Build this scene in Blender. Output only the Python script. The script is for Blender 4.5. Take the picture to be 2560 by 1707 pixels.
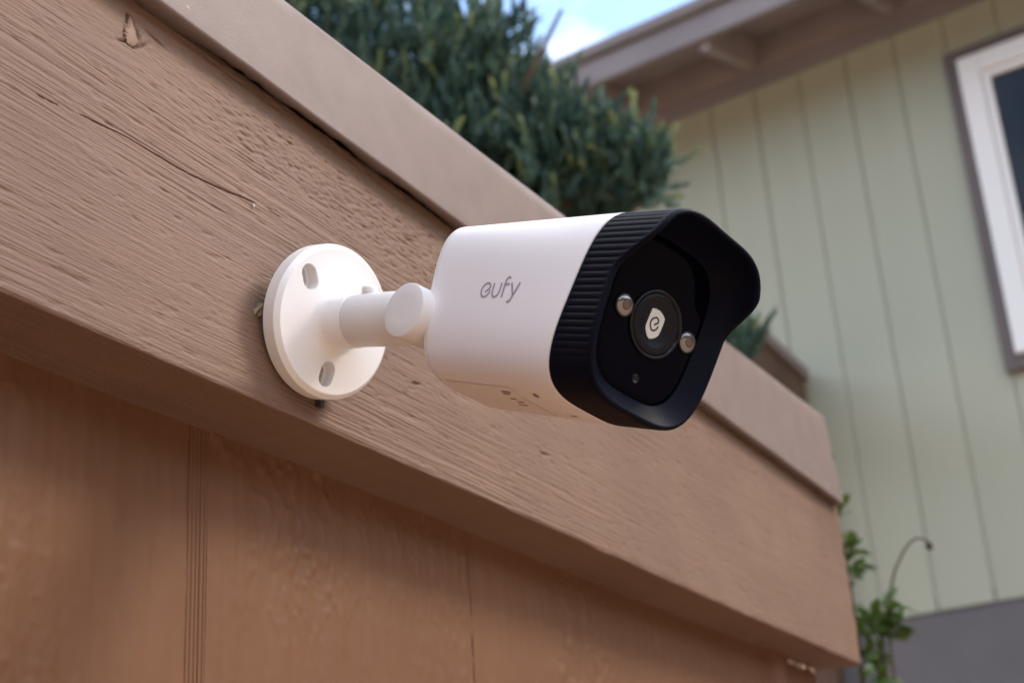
import bpy, bmesh, math, random
import numpy as np
from mathutils import Vector, Matrix

# ------------------------------------------------------------------ camera, light, exposure
for o in list(bpy.data.objects): bpy.data.objects.remove(o)
sc = bpy.context.scene
COL = sc.collection
EYE = 1.60                                    # height of the photographer's phone above the ground (m)
YAW, PITCH, ROLL = math.radians(62.974), math.radians(21.939), math.radians(-3.731)
F_ = Vector((math.sin(YAW)*math.cos(PITCH), math.cos(YAW)*math.cos(PITCH), math.sin(PITCH)))
R_ = Vector((math.cos(YAW), -math.sin(YAW), 0)); U_ = R_.cross(F_)
R2 = math.cos(ROLL)*R_ + math.sin(ROLL)*U_; U2 = -math.sin(ROLL)*R_ + math.cos(ROLL)*U_
cd = bpy.data.cameras.new('camera'); cam = bpy.data.objects.new('camera', cd); COL.objects.link(cam)
mw = Matrix((R2, U2, -F_)).transposed().to_4x4(); mw.translation = (0, 0, EYE); cam.matrix_world = mw
cd.lens = 50.85; cd.sensor_width = 36; cd.clip_start = .02; cd.clip_end = 2000
cd.dof.use_dof = True; cd.dof.focus_distance = .585; cd.dof.aperture_fstop = 13
sc.camera = cam
sc.render.engine = 'CYCLES'
sc.view_settings.view_transform = 'Standard'; sc.view_settings.look = 'None'
sc.view_settings.gamma = 1; sc.view_settings.use_curve_mapping = False
sc.view_settings.exposure = 1.68

SUN_DIR = Vector((.44, -.58, .69)).normalized()         # towards the veiled sun: in front of the wall, to the right
w = bpy.data.worlds.new('World'); sc.world = w; w.use_nodes = True
nt = w.node_tree; nt.nodes.clear()
sky = nt.nodes.new('ShaderNodeTexSky'); sky.sky_type = 'NISHITA'; sky.sun_disc = False
sky.sun_elevation = math.asin(SUN_DIR.z); sky.sun_rotation = math.atan2(SUN_DIR.x, SUN_DIR.y)
sky.air_density = 1.0; sky.dust_density = .8; sky.ozone_density = 1.2
tc = nt.nodes.new('ShaderNodeTexCoord'); mp = nt.nodes.new('ShaderNodeMapping')
mp.inputs['Scale'].default_value = (1, 1, 1.7); mp.inputs['Location'].default_value = (-.15, .1, .2)
cn = nt.nodes.new('ShaderNodeTexNoise'); cn.inputs['Scale'].default_value = 2.6; cn.inputs['Detail'].default_value = 7; cn.inputs['Roughness'].default_value = .55
cr = nt.nodes.new('ShaderNodeValToRGB'); cr.color_ramp.elements[0].position = .42; cr.color_ramp.elements[1].position = .64
mx = nt.nodes.new('ShaderNodeMix'); mx.data_type = 'RGBA'; mx.inputs['B'].default_value = (7.4, 7.2, 7.0, 1)
bg = nt.nodes.new('ShaderNodeBackground'); bg.inputs['Strength'].default_value = .15
wo = nt.nodes.new('ShaderNodeOutputWorld'); L = nt.links.new
L(tc.outputs['Generated'], mp.inputs['Vector']); L(mp.outputs['Vector'], cn.inputs['Vector']); L(cn.outputs['Fac'], cr.inputs['Fac'])
L(cr.outputs['Color'], mx.inputs['Factor']); L(sky.outputs['Color'], mx.inputs['A']); L(mx.outputs['Result'], bg.inputs['Color'])
L(bg.outputs['Background'], wo.inputs['Surface'])
sd = bpy.data.lights.new('sun', 'SUN'); sd.energy = .9; sd.angle = math.radians(16); sd.color = (1, .90, .78)
sun = bpy.data.objects.new('sun', sd); COL.objects.link(sun); sun.location = (0, 0, 30)
sun.rotation_euler = SUN_DIR.to_track_quat('Z', 'Y').to_euler()

rng = random.Random(7); nr = np.random.default_rng(7)

# ------------------------------------------------------------------ helpers
def mesh(name, V, Fc, smooth=False):
    me = bpy.data.meshes.new(name)
    me.from_pydata([tuple(map(float, v)) for v in V], [], [tuple(map(int, f)) for f in Fc]); me.update()
    if smooth: me.polygons.foreach_set('use_smooth', [True]*len(me.polygons))
    return me
def npmesh(name, V, Q, smooth=True):                      # V (n,3), Q (m,k) equal-size faces
    V = np.asarray(V, np.float32); Q = np.asarray(Q, np.int32); k = Q.shape[1]
    me = bpy.data.meshes.new(name); me.vertices.add(len(V)); me.vertices.foreach_set('co', V.ravel())
    me.loops.add(Q.size); me.loops.foreach_set('vertex_index', Q.ravel())
    me.polygons.add(len(Q)); me.polygons.foreach_set('loop_start', np.arange(0, Q.size, k)); me.polygons.foreach_set('loop_total', np.full(len(Q), k))
    me.update(calc_edges=True); me.validate()
    if smooth: me.polygons.foreach_set('use_smooth', np.ones(len(me.polygons), bool))
    return me
def link(name, me, mat, parent=None, bevel=0, seg=2, flat=False):
    o = bpy.data.objects.new(name, me); COL.objects.link(o)
    if mat is not None:
        if len(me.materials) == 0: me.materials.append(mat)
    if parent is not None: o.parent = parent
    if bevel:
        b = o.modifiers.new('bevel', 'BEVEL'); b.width = bevel; b.segments = seg; b.limit_method = 'ANGLE'; b.angle_limit = math.radians(40)
    return o
def root(name, label, cat, loc, group=None):
    o = bpy.data.objects.new(name, None); COL.objects.link(o); o.location = loc; o.empty_display_size = .05
    o['label'] = label; o['category'] = cat
    if group: o['group'] = group
    return o
def tag(o, label, cat, group=None):
    o['label'] = label; o['category'] = cat
    if group: o['group'] = group
    return o
def boxV(x0, x1, y0, y1, z0, z1):
    V = [(x0,y0,z0),(x1,y0,z0),(x1,y1,z0),(x0,y1,z0),(x0,y0,z1),(x1,y0,z1),(x1,y1,z1),(x0,y1,z1)]
    return V, [(0,3,2,1),(4,5,6,7),(0,1,5,4),(1,2,6,5),(2,3,7,6),(3,0,4,7)]
def grid_faces(nu, nv, wrap=False):
    i = np.arange(nu-1 if not wrap else nu)[:, None]; j = np.arange(nv-1)[None, :]
    i2 = (i+1) % nu
    return np.stack([i*nv+j, i2*nv+j, i2*nv+j+1, i*nv+j+1], -1).reshape(-1, 4)
def tube(path, rad, n=10, cap=True):
    path = [Vector(p) for p in path]; V = []; Fc = []
    if not hasattr(rad, '__len__'): rad = [rad]*len(path)
    d0 = (path[1]-path[0]).normalized(); ref = Vector((0,0,1)) if abs(d0.z) < .9 else Vector((1,0,0))
    a = d0.cross(ref).normalized()
    for i, p in enumerate(path):
        d = (path[min(i+1, len(path)-1)]-path[max(i-1, 0)]).normalized()
        a = (a - d*a.dot(d)).normalized(); b = d.cross(a)
        for k in range(n):
            t = 2*math.pi*k/n; V.append(p + (a*math.cos(t)+b*math.sin(t))*rad[i])
    for i in range(len(path)-1):
        for k in range(n):
            Fc.append((i*n+k, i*n+(k+1) % n, (i+1)*n+(k+1) % n, (i+1)*n+k))
    if cap: Fc += [tuple(range(n))[::-1], tuple(range((len(path)-1)*n, len(path)*n))]
    return V, Fc
def hash2(ix, iy, s):
    h = (ix.astype(np.int64)*374761393 + iy.astype(np.int64)*668265263 + s*982451653) & 0xFFFFFFFF
    h = ((h ^ (h >> 13))*1274126177) & 0xFFFFFFFF
    return ((h ^ (h >> 16)) & 0xFFFFFF)/float(0xFFFFFF)
def vn(x, y, s=0):
    x, y = np.broadcast_arrays(np.asarray(x, float), np.asarray(y, float))
    ix = np.floor(x); iy = np.floor(y); fx = x-ix; fy = y-iy; fx = fx*fx*(3-2*fx); fy = fy*fy*(3-2*fy)
    a = hash2(ix, iy, s); b = hash2(ix+1, iy, s); c = hash2(ix, iy+1, s); d = hash2(ix+1, iy+1, s)
    return (a*(1-fx)+b*fx)*(1-fy) + (c*(1-fx)+d*fx)*fy
def fbm(x, y, s=0, o=3):
    r = 0; A = .5
    for k in range(o): r = r + A*vn(x*2**k, y*2**k, s+k); A *= .5
    return r/(1-.5**o)
def sst(a, b, x):
    t = np.clip((x-a)/(b-a), 0, 1); return t*t*(3-2*t)

# ------------------------------------------------------------------ materials
def mat(name, col, rough=.6, spec=.4, metal=0, var=0, vscale=20, vcol=None, bump=0, bscale=60, stretch=(1,1,1), detail=5, coat=0, trans=0):
    m = bpy.data.materials.new(name); m.use_nodes = True; t = m.node_tree; b = t.nodes['Principled BSDF']
    b.inputs['Base Color'].default_value = (*col, 1); b.inputs['Roughness'].default_value = rough
    b.inputs['Specular IOR Level'].default_value = spec; b.inputs['Metallic'].default_value = metal
    b.inputs['Coat Weight'].default_value = coat; b.inputs['Transmission Weight'].default_value = trans
    if var or bump:
        c = t.nodes.new('ShaderNodeTexCoord'); mpn = t.nodes.new('ShaderNodeMapping'); mpn.inputs['Scale'].default_value = stretch
        t.links.new(c.outputs['Object'], mpn.inputs['Vector'])
    if var:
        n = t.nodes.new('ShaderNodeTexNoise'); n.inputs['Scale'].default_value = vscale; n.inputs['Detail'].default_value = detail
        t.links.new(mpn.outputs['Vector'], n.inputs['Vector'])
        r = t.nodes.new('ShaderNodeValToRGB'); r.color_ramp.elements[0].position = .3; r.color_ramp.elements[1].position = .7
        v2 = vcol or tuple(max(0, x*(1-var)) for x in col)
        r.color_ramp.elements[0].color = (*v2, 1); r.color_ramp.elements[1].color = (*(min(1, x*(1+var*.4)) for x in col), 1)
        t.links.new(n.outputs['Fac'], r.inputs['Fac']); t.links.new(r.outputs['Color'], b.inputs['Base Color'])
    if bump:
        n2 = t.nodes.new('ShaderNodeTexNoise'); n2.inputs['Scale'].default_value = bscale; n2.inputs['Detail'].default_value = detail
        t.links.new(mpn.outputs['Vector'], n2.inputs['Vector'])
        bp = t.nodes.new('ShaderNodeBump'); bp.inputs['Strength'].default_value = bump; bp.inputs['Distance'].default_value = .002
        t.links.new(n2.outputs['Fac'], bp.inputs['Height']); t.links.new(bp.outputs['Normal'], b.inputs['Normal'])
    return m

def wood_paint(name, col, dark, axis, grain=330., bump=.35, dist=.0008, lump=None, gst=.03, streak=.055, fine=.35):
    """painted rough-sawn timber: stretched grain bump, dirt flecks, slow colour drift"""
    m = bpy.data.materials.new(name); m.use_nodes = True; t = m.node_tree; b = t.nodes['Principled BSDF']; N = t.nodes.new; K = t.links.new
    b.inputs['Roughness'].default_value = .62; b.inputs['Specular IOR Level'].default_value = .3
    c = N('ShaderNodeTexCoord')
    s = [grain, grain, grain]; s[axis] = grain*gst
    mg = N('ShaderNodeMapping'); mg.inputs['Scale'].default_value = s; K(c.outputs['Object'], mg.inputs['Vector'])
    g = N('ShaderNodeTexNoise'); g.inputs['Scale'].default_value = 1; g.inputs['Detail'].default_value = 5; g.inputs['Roughness'].default_value = .62; K(mg.outputs['Vector'], g.inputs['Vector'])
    s2 = [1400, 1400, 1400]; s2[axis] = 300
    mf = N('ShaderNodeMapping'); mf.inputs['Scale'].default_value = s2; K(c.outputs['Object'], mf.inputs['Vector'])
    fn = N('ShaderNodeTexNoise'); fn.inputs['Scale'].default_value = 1; fn.inputs['Detail'].default_value = 3; K(mf.outputs['Vector'], fn.inputs['Vector'])
    ad = N('ShaderNodeMath'); ad.operation = 'MULTIPLY_ADD'; ad.inputs[1].default_value = fine
    K(fn.outputs['Fac'], ad.inputs[0]); K(g.outputs['Fac'], ad.inputs[2])
    h = ad.outputs[0]
    if lump:
        ml = N('ShaderNodeMapping'); sl = [lump, lump, lump]; sl[axis] = lump*.4; ml.inputs['Scale'].default_value = sl; K(c.outputs['Object'], ml.inputs['Vector'])
        ln = N('ShaderNodeTexNoise'); ln.inputs['Scale'].default_value = 1; ln.inputs['Detail'].default_value = 6; ln.inputs['Roughness'].default_value = .6; K(ml.outputs['Vector'], ln.inputs['Vector'])
        a2 = N('ShaderNodeMath'); a2.operation = 'MULTIPLY_ADD'; a2.inputs[1].default_value = .8
        lr = N('ShaderNodeMapRange'); lr.interpolation_type = 'SMOOTHSTEP'; K(ln.outputs['Fac'], lr.inputs['Value'])
        for q_, v_ in zip((1, 2, 3, 4), (.47, .63, 0., 1.)): lr.inputs[q_].default_value = v_
        K(lr.outputs[0], a2.inputs[0]); K(h, a2.inputs[2]); h = a2.outputs[0]
    bp = N('ShaderNodeBump'); bp.inputs['Strength'].default_value = bump; bp.inputs['Distance'].default_value = dist; K(h, bp.inputs['Height'])
    if axis == 0:
        sx = N('ShaderNodeSeparateXYZ'); K(c.outputs['Object'], sx.inputs[0]); mr = N('ShaderNodeMapRange'); K(sx.outputs['X'], mr.inputs['Value'])
        for q_, v_ in zip((1, 2, 3, 4), (.05, .6, bump, bump*.3)): mr.inputs[q_].default_value = v_
        K(mr.outputs[0], bp.inputs['Strength']); K(bp.outputs['Normal'], b.inputs['Normal'])
    dn = N('ShaderNodeTexNoise'); dn.inputs['Scale'].default_value = 9; dn.inputs['Detail'].default_value = 4; K(c.outputs['Object'], dn.inputs['Vector'])
    r1 = N('ShaderNodeValToRGB'); r1.color_ramp.elements[0].position = .3; r1.color_ramp.elements[1].position = .72
    r1.color_ramp.elements[0].color = (*dark, 1); r1.color_ramp.elements[1].color = (*col, 1); K(dn.outputs['Fac'], r1.inputs['Fac'])
    # dirt flecks elongated along the grain
    sp = [260, 260, 260]; sp[axis] = 95
    mpn = N('ShaderNodeMapping'); mpn.inputs['Scale'].default_value = sp; K(c.outputs['Object'], mpn.inputs['Vector'])
    pn = N('ShaderNodeTexNoise'); pn.inputs['Scale'].default_value = 1; pn.inputs['Detail'].default_value = 3; pn.inputs['Roughness'].default_value = .7; K(mpn.outputs['Vector'], pn.inputs['Vector'])
    pr = N('ShaderNodeValToRGB'); pr.color_ramp.elements[0].position = .73; pr.color_ramp.elements[1].position = .83
    K(pn.outputs['Fac'], pr.inputs['Fac'])
    mm = N('ShaderNodeMix'); mm.data_type = 'RGBA'; mm.inputs['B'].default_value = (*(x*.35 for x in dark), 1)
    st_ = N('ShaderNodeMapping'); ss_ = [240, 240, 240]; ss_[axis] = 9; st_.inputs['Scale'].default_value = ss_; K(c.outputs['Object'], st_.inputs['Vector'])
    sn_ = N('ShaderNodeTexNoise'); sn_.inputs['Scale'].default_value = 1; sn_.inputs['Detail'].default_value = 4; K(st_.outputs['Vector'], sn_.inputs['Vector'])
    sr_ = N('ShaderNodeMapRange'); K(sn_.outputs['Fac'], sr_.inputs['Value'])
    for q_, v_ in zip((1, 2, 3, 4), (.3, .7, 1-streak, 1+streak)): sr_.inputs[q_].default_value = v_
    hs_ = N('ShaderNodeMix'); hs_.data_type = 'RGBA'; hs_.blend_type = 'MULTIPLY'; hs_.inputs['Factor'].default_value = 1
    K(r1.outputs['Color'], hs_.inputs['A']); K(sr_.outputs[0], hs_.inputs['B'])
    K(pr.outputs['Color'], mm.inputs['Factor']); K(hs_.outputs['Result'], mm.inputs['A']); K(mm.outputs['Result'], b.inputs['Base Color'])
    return m

M = {}
M['board'] = wood_paint('painted_board', (.186, .111, .074), (.146, .086, .056), 0, grain=900, bump=.8, dist=.0006, fine=.5)
M['siding'] = wood_paint('painted_siding', (.156, .071, .033), (.132, .058, .026), 2, grain=850, bump=1, dist=.0013, lump=420, gst=.14, streak=.02, fine=.9)
M['capm'] = mat('painted_flashing', (.185, .137, .119), .55, .3, var=.12, vscale=42, bump=.07, bscale=700)
M['white'] = mat('white_plastic', (.82, .795, .80), .42, .45, bump=.02, bscale=1800)
M['white_metal'] = mat('white_powder_coat', (.76, .745, .735), .38, .5, bump=.03, bscale=1500)
M['black'] = mat('black_plastic', (.0028, .0036, .0095), .5, .07, bump=.03, bscale=1500)
M['gloss'] = mat('black_glass', (.0010, .0014, .004), .06, .025)
M['lensface'] = mat('lens_film', (.006, .006, .009), .4, .15)
M['ring'] = mat('lens_ring', (.006, .006, .008), .16, .22)
M['led'] = mat('infrared_lens', (.20, .185, .18), .12, .6, metal=.6)
M['ledc'] = mat('infrared_chip', (.09, .06, .04), .3, .5)
M['print'] = mat('grey_print', (.34, .29, .34), .6, .2)
M['print_dark'] = mat('dark_print', (.22, .17, .16), .6, .2)
M['emblem'] = mat('emblem_print', (.55, .55, .52), .5, .3)
M['emblem_dark'] = mat('emblem_letter', (.012, .012, .015), .4, .3)
M['steel'] = mat('dull_anchor_metal', (.30, .29, .24), .35, .5, metal=.8, var=.4, vscale=300)
M['rust'] = mat('dark_anchor_plastic', (.05, .04, .035), .5, .3)
M['void'] = mat('unpainted_core', (.08, .055, .04), .9, .1)
M['scar'] = wood_paint('bare_knot_wood', (.24, .15, .10), (.16, .095, .06), 2, grain=600, bump=.3)

# ------------------------------------------------------------------ ground
gm = mat('warm_paving', (.44, .30, .195), .8, .2, var=.25, vscale=3, bump=.3, bscale=30)
V, Fc = [(-400,-400,0),(400,-400,0),(400,400,0),(-400,400,0)], [(0,1,2,3)]
g = link('ground', mesh('ground', V, Fc), gm); g['kind'] = 'structure'

hm = mat('added_hill_surface', (.05, .055, .035), .95, .05, var=.5, vscale=.4, bump=.6, bscale=1.5)  # dark hill ring added out of view to deepen shade under the eave
na, HV, HF = 96, [], []
for i_, (r_, z_) in enumerate(((40, -.5), (52, 9), (70, 17), (95, 25), (140, 30), (210, -2))):
    for k in range(na):
        t = 2*math.pi*k/na; w_ = 1+.18*math.sin(3*t+i_)+.10*math.sin(7*t+2)+.07*rng.random(); HV.append((r_*math.cos(t), r_*math.sin(t), z_*(w_ if z_ > 0 else 1)))
for i_ in range(5):
    for k in range(na): HF.append((i_*na+k, i_*na+(k+1) % na, (i_+1)*na+(k+1) % na, (i_+1)*na+k))
hl = link('added_shade_hills', mesh('added_shade_hills', HV, HF, True), hm); hl['kind'] = 'structure'

# ------------------------------------------------------------------ the painted wall that carries the device
YB = .3653                                    # face of the trim board
YW = .4085                                    # face of the siding
wall = root('garden_wall', 'brown painted timber wall with wide trim board and folded cap', 'wall', (.6, .45, 0))
WL = np.array([.6, .45, 0.])
def wl(name, V, Fc, m, smooth=False, bevel=0, parent=None):
    return link(name, mesh(name, np.asarray(V, float)-WL, Fc, smooth), m, parent or wall, bevel)

# trim board with real rough-sawn relief
zb0, zt0 = .2155, .3735
xs = np.concatenate([np.linspace(-.8, .24, 60)[:-1], np.arange(.24, .72, .00115), np.arange(.72, 1.04, .0018), np.arange(1.04, 1.4235, .0026), [1.4235]])
zs = np.linspace(0, 1, 460)
def zbot(x): return .2146 + .0026*np.exp(-((x-.62)/.28)**2) + .0011*(fbm(x*34, 0*x, 91, 3)-.5)
X, T = np.meshgrid(xs, zs, indexing='ij'); Z = zbot(X) + (zt0-zbot(X))*T
knot = ((X-.386)/.030)**2 + ((Z-.3555)/.017)**2
warp = .0016*(fbm(X*2.2, Z*10, 3, 2)-.5) + .006*np.exp(-knot)*np.sign(Z-.352) + .010*(X-.5)*np.exp(-((Z-.30)/.06)**2)*.2
wv = Z + warp + .012*(X-.4)
amp = .35 + .95*sst(.25, .75, fbm(X*5+2, Z*22, 11, 2)); amp *= 1-.75*sst(.75, 1.25, X+.4*(fbm(X*4, Z*20, 77, 2)-.5)); amp *= 1-.6*np.exp(-knot*.8)
fine = sst(.315, .345, Z + .03*(fbm(X*5, Z*10, 31, 2)-.5))*sst(.36, .48, X)     # upper strip: short pitted grain
g1 = vn(X*9, wv*520, 21); g2 = vn(X*15+7, wv*1000, 22); g3 = vn(X*9, wv*210, 23)
rid = lambda q: 1-np.abs(2*q-1)
grain = -.00034*amp*(1-.55*fine)*(.55*rid(g1)**3 + .85*rid(g2)**2.2 + .18*g3)
pit = -.0007*fine*np.clip(vn(X*240, wv*720, 41)-.55, 0, 1)*2.0*(1-.5*sst(.9, 1.3, X)) - .0004*fine*np.clip(vn(X*420, wv*900, 43)-.5, 0, 1)*2
hgt = grain + pit - .0004*np.clip(fbm(X*120, Z*330, 51, 2)-.66, 0, 1)*4
hgt += .0010*(fbm(X*12, Z*30, 61, 2)-.5)
# a long drying crack
cz = .3006 + (X-.331)*.068 + .0009*np.sin(X*70) + .0003*(vn(X*160, 0*X, 71)-.5)
cw = np.interp(X, [.325, .345, .352, .372, .39, .43, .466, .472, .482, .492], [0, .0001, 0, .00015, .00021, .00021, .00018, 0, .00012, 0])
hgt -= .0040*np.exp(-((Z-cz)/np.maximum(cw, 1e-6))**2)*(cw > 5e-5)
for kx, kz, kl, a_ in ((.392, .3525, .004, .9), (.3805, .3485, .003, .5), (.6035, .3465, .005, .1), (.6035, .2635, .004, .2), (.75, .262, .006, .05), (.40, .360, .006, -.2)):
    dx = X-kx; dz = Z-kz-a_*dx
    hgt -= .0016*np.exp(-(dz/.0006)**2-(dx/kl)**2)
tk = np.clip((.3630-Z)/.0150, 0, 1); kxc = .3835+.0022*np.sin(tk*2.6); kwd = .0036*np.sin(np.pi*tk**1.5)**.7
hgt -= .0022*np.exp(-((np.abs(X-kxc)-kwd-.0006)/.0006)**2)*(tk > 0)*(tk < 1)*(.4+vn(X*400, Z*400, 95))
# softly broken lower arris and chipped far end
arr = np.exp(-(Z-zbot(X))/.0010); hgt -= .0010*arr*(.3+.9*vn(X*90, 0*X, 81))
hgt -= .004*np.exp(-(1.4235-X)/.0030)*(.3+vn(Z*120, 0*Z, 83))
XX = X + np.where(X > 1.40, (X-1.40)/.0235, 0)*(.006*(fbm(Z*60, 0*Z, 85, 3)-.5) - .006*np.exp(-((Z-.327)/.012)**2) - .010*sst(.355, .372, Z))
YY = YB - hgt
nx, nz = X.shape
Vb = np.stack([XX, YY, Z+EYE], -1).reshape(-1, 3); Q = grid_faces(nx, nz)
# back rim: bottom, end and upper strip behind the cap
yb = YW + .004
bot = np.stack([XX[:, 0], np.full(nx, yb), Z[:, 0]+EYE], -1); o1 = len(Vb)
i = np.arange(nx-1)
Qb = np.stack([o1+i, o1+i+1, (i+1)*nz, i*nz], -1)
end = np.stack([XX[-1], np.full(nz, yb), Z[-1]+EYE], -1); o2 = o1+nx; j = np.arange(nz-1)
Qe = np.stack([(nx-1)*nz+j, o2+j, o2+j+1, (nx-1)*nz+j+1], -1)
top = np.stack([XX[:, -1], np.full(nx, yb), Z[:, -1]+EYE], -1); o3 = o2+nz
Qt = np.stack([i*nz+nz-1, (i+1)*nz+nz-1, o3+i+1, o3+i], -1)
board = link('trim_board', npmesh('trim_board', np.concatenate([Vb, bot, end, top])-WL, np.concatenate([Q, Qb, Qe, Qt])), M['board'], wall)
board.data.polygons.foreach_set('use_smooth', np.concatenate([np.ones(len(Q), bool), np.zeros(len(Qb)+len(Qe)+len(Qt), bool)]))
# knot scar: a lifted leaf of bare wood
sv = []; ks_ = 24; kr = random.Random(12)
for k in range(ks_+1):
    tt = k/ks_; wd = .0036*(math.sin(math.pi*tt**1.5)**.7 if 0 < tt < 1 else 0); zc = .3630-.0150*tt; xc = .3835+.0022*math.sin(tt*2.6)
    for q in (-1, 0, 1): sv.append((xc+q*wd*(.75+.5*kr.random()), YB-.00005-(.0005 if q == 0 else -.0004), zc+EYE))
wl('knot_scar', sv, [(k*3+q, k*3+q+1, (k+1)*3+q+1, (k+1)*3+q) for k in range(ks_) for q in (0, 1)], M['scar'], True)

# folded metal cap: underside lip, front face, top, rear drop
ZJ = .3700; YC = .3556
def ztop(x): return .4237 + (x-.479)*.0358
cx = np.concatenate([np.linspace(-.8, .3, 30)[:-1], np.linspace(.3, 1.3, 420)[:-1], np.linspace(1.3, 1.402, 60)])
gap = .0060*sst(.405, .44, cx)*(1-sst(.63, .66, cx))*(.62+.35*(vn(cx*170, 0*cx, 5)-.5)+.25*(vn(cx*30, 0*cx, 6)-.5))
gap = gap + .005*np.exp(-((cx-1.315)/.02)**2) + .0014*np.exp(-((cx-.365)/.02)**2)
gap = np.where(gap < .0004, -.0012, gap)
wob = .0006*(fbm(cx*9, 0*cx, 15, 2)-.5)*2; zw = .0003*(fbm(cx*26, 0*cx, 16, 3)-.5)*2
cend = lambda z: 1.4035 - .32*np.clip(z-ZJ, 0, .09) + .003*(vn(z*160, 0*z, 17)-.5)
prof = []
zj = ZJ+zw
zt = ztop(cx)
rows = [(YB-gap, zj+.0006), (np.full_like(cx, YC+.0024)+wob, zj), (np.full_like(cx, YC+.0014)+wob, zj), (np.full_like(cx, YC+.0005)+wob, zj+.0003), (YC+.0001+wob, zj+.0012)]
for f_ in (.012, .12, .3, .5, .7, .88, .988): rows.append((YC+wob*(1+f_)+.0004*(fbm(cx*6, 0*cx+f_*3, 18, 2)-.5), zj+.0012+(zt-.0022-zj-.0012)*f_))
rows += [(YC+.0001+wob, zt-.0022), (YC+.0006+wob, zt-.0008), (YC+.0016+wob, zt-.0001), (YC+.0026+wob, zt+.0001), (np.full_like(cx, .425), zt+.002), (np.full_like(cx, .478), zt+.001), (np.full_like(cx, .4815), zt-.003), (np.full_like(cx, .4815), np.full_like(cx, .36))]
Vc = []
for (yy, zz) in rows:
    xe = cx + np.where(cx > 1.34, (cx-1.34)/.062, 0)*(cend(zz)-1.402)
    Vc.append(np.stack([xe, yy, zz+EYE], -1))
Vc = np.stack(Vc, 1).reshape(-1, 3)
cap = link('cap_flashing', npmesh('cap_flashing', Vc-WL, grid_faces(len(cx), len(rows))), M['capm'], wall)
so = cap.modifiers.new('sheet', 'SOLIDIFY'); so.thickness = .0012; so.offset = -1
chipm = mat('pale_paint_flake', (.42, .36, .32), .7, .2)
for x_, z_, y_, r_ in ((.4085, .3775, YC-.0002, .0011), (.4105, .3790, YC-.0002, .0006), (.4672, .3088, YB-.0006, .0009), (1.352, .3790, YC-.0003, .0022), (1.372, .3835, YC-.0003, .0016), (.62, .331, YB-.0004, .0006)):
    fl = [(x_+r_*(.6+.6*rng.random())*math.cos(t_), y_-.0003*rng.random(), z_+EYE+r_*(.5+.7*rng.random())*math.sin(t_)) for t_ in (0, 1.2, 2.3, 3.4, 4.6, 5.5)]
    wl('paint_flake', fl, [tuple(range(6))], chipm)
# core of the wall behind the board and siding
Vk, Fk = boxV(-.8, 1.398, YW+.006, .472, 0, .417+EYE)
wl('wall_core', Vk, Fk, M['void'])
# chipped dark spot where the cap end lifts
Vk, Fk = boxV(1.386, 1.4025, .362, .40, .3715+EYE, .383+EYE); wl('cap_end_block', Vk, Fk, M['board'], bevel=.001)

# siding panels, each with its rounded edges, and the reeded strip
def panel(x0, x1, seed):
    nx_, nz_ = max(8, int((x1-x0)/(.0014 if .2 < x0 < .7 else .0025))), 400
    px = np.linspace(x0, x1, nx_); pz = np.concatenate([np.linspace(0, 1.3, 12)[:-1], np.linspace(1.3, .232+EYE, nz_-11)])
    PX, PZ = np.meshgrid(px, pz, indexing='ij')
    msk_ = sst(.35, .7, fbm(PX*9, PZ*5, seed+3, 2))*(1-.6*sst(.7, 1.1, PX))
    h = .0022*(fbm(PX*14, PZ*4, seed, 2)-.5) + .0016*(fbm(PX*120, PZ*14, seed+5, 2)-.5)*(1-.5*sst(.7, 1.1, PX)) + (.15+msk_)*(.0016*np.clip(fbm(PX*190, PZ*120, seed+9, 3)-.50, 0, 1)*2 + .0016*np.clip(vn(PX*330, PZ*190, seed+13)-.62, 0, 1)*2)
    e = np.minimum(PX-x0, x1-PX); h -= .0002*np.exp(-e/.0004)
    PY = YW - h
    n_ = nx_*nz_; Vp = np.stack([PX, PY, PZ], -1).reshape(-1, 3)
    Vbk = np.stack([PX, np.full_like(PX, YW+.0115), PZ], -1).reshape(-1, 3)
    q = grid_faces(nx_, nz_)
    rimq = []
    idx = np.arange(n_).reshape(nx_, nz_)
    for line in (idx[0], idx[-1][::-1], idx[:, 0][::-1], idx[:, -1]):
        rimq.append(np.stack([line[:-1], line[1:], line[1:]+n_, line[:-1]+n_], -1))
    return link('siding_panel', npmesh('siding_panel', np.concatenate([Vp, Vbk])-WL, np.concatenate([q]+rimq)), M['siding'], wall)
PB = [(-.80, .2348), (.2352, .4788), (.4914, .72650), (.72652, 1.00150), (1.00152, 1.262), (1.296, 1.404)]
for k, (a_, b_) in enumerate(PB): panel(a_, b_, 100+k*17)
Vr = []; rx = np.linspace(.4790, .4912, 49)
ry = YW + .0012 - .0011*np.abs(np.sin((rx-.4790)/(.0122)*math.pi*4.5))**.6
pz = np.linspace(0, .231+EYE, 60)
RXm, RZ = np.meshgrid(rx, pz, indexing='ij'); RYm = np.repeat(ry[:, None], len(pz), 1)
link('reeded_strip', npmesh('reeded_strip', np.stack([RXm, RYm, RZ], -1).reshape(-1, 3)-WL, grid_faces(len(rx), len(pz))), M['siding'], wall)
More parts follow.
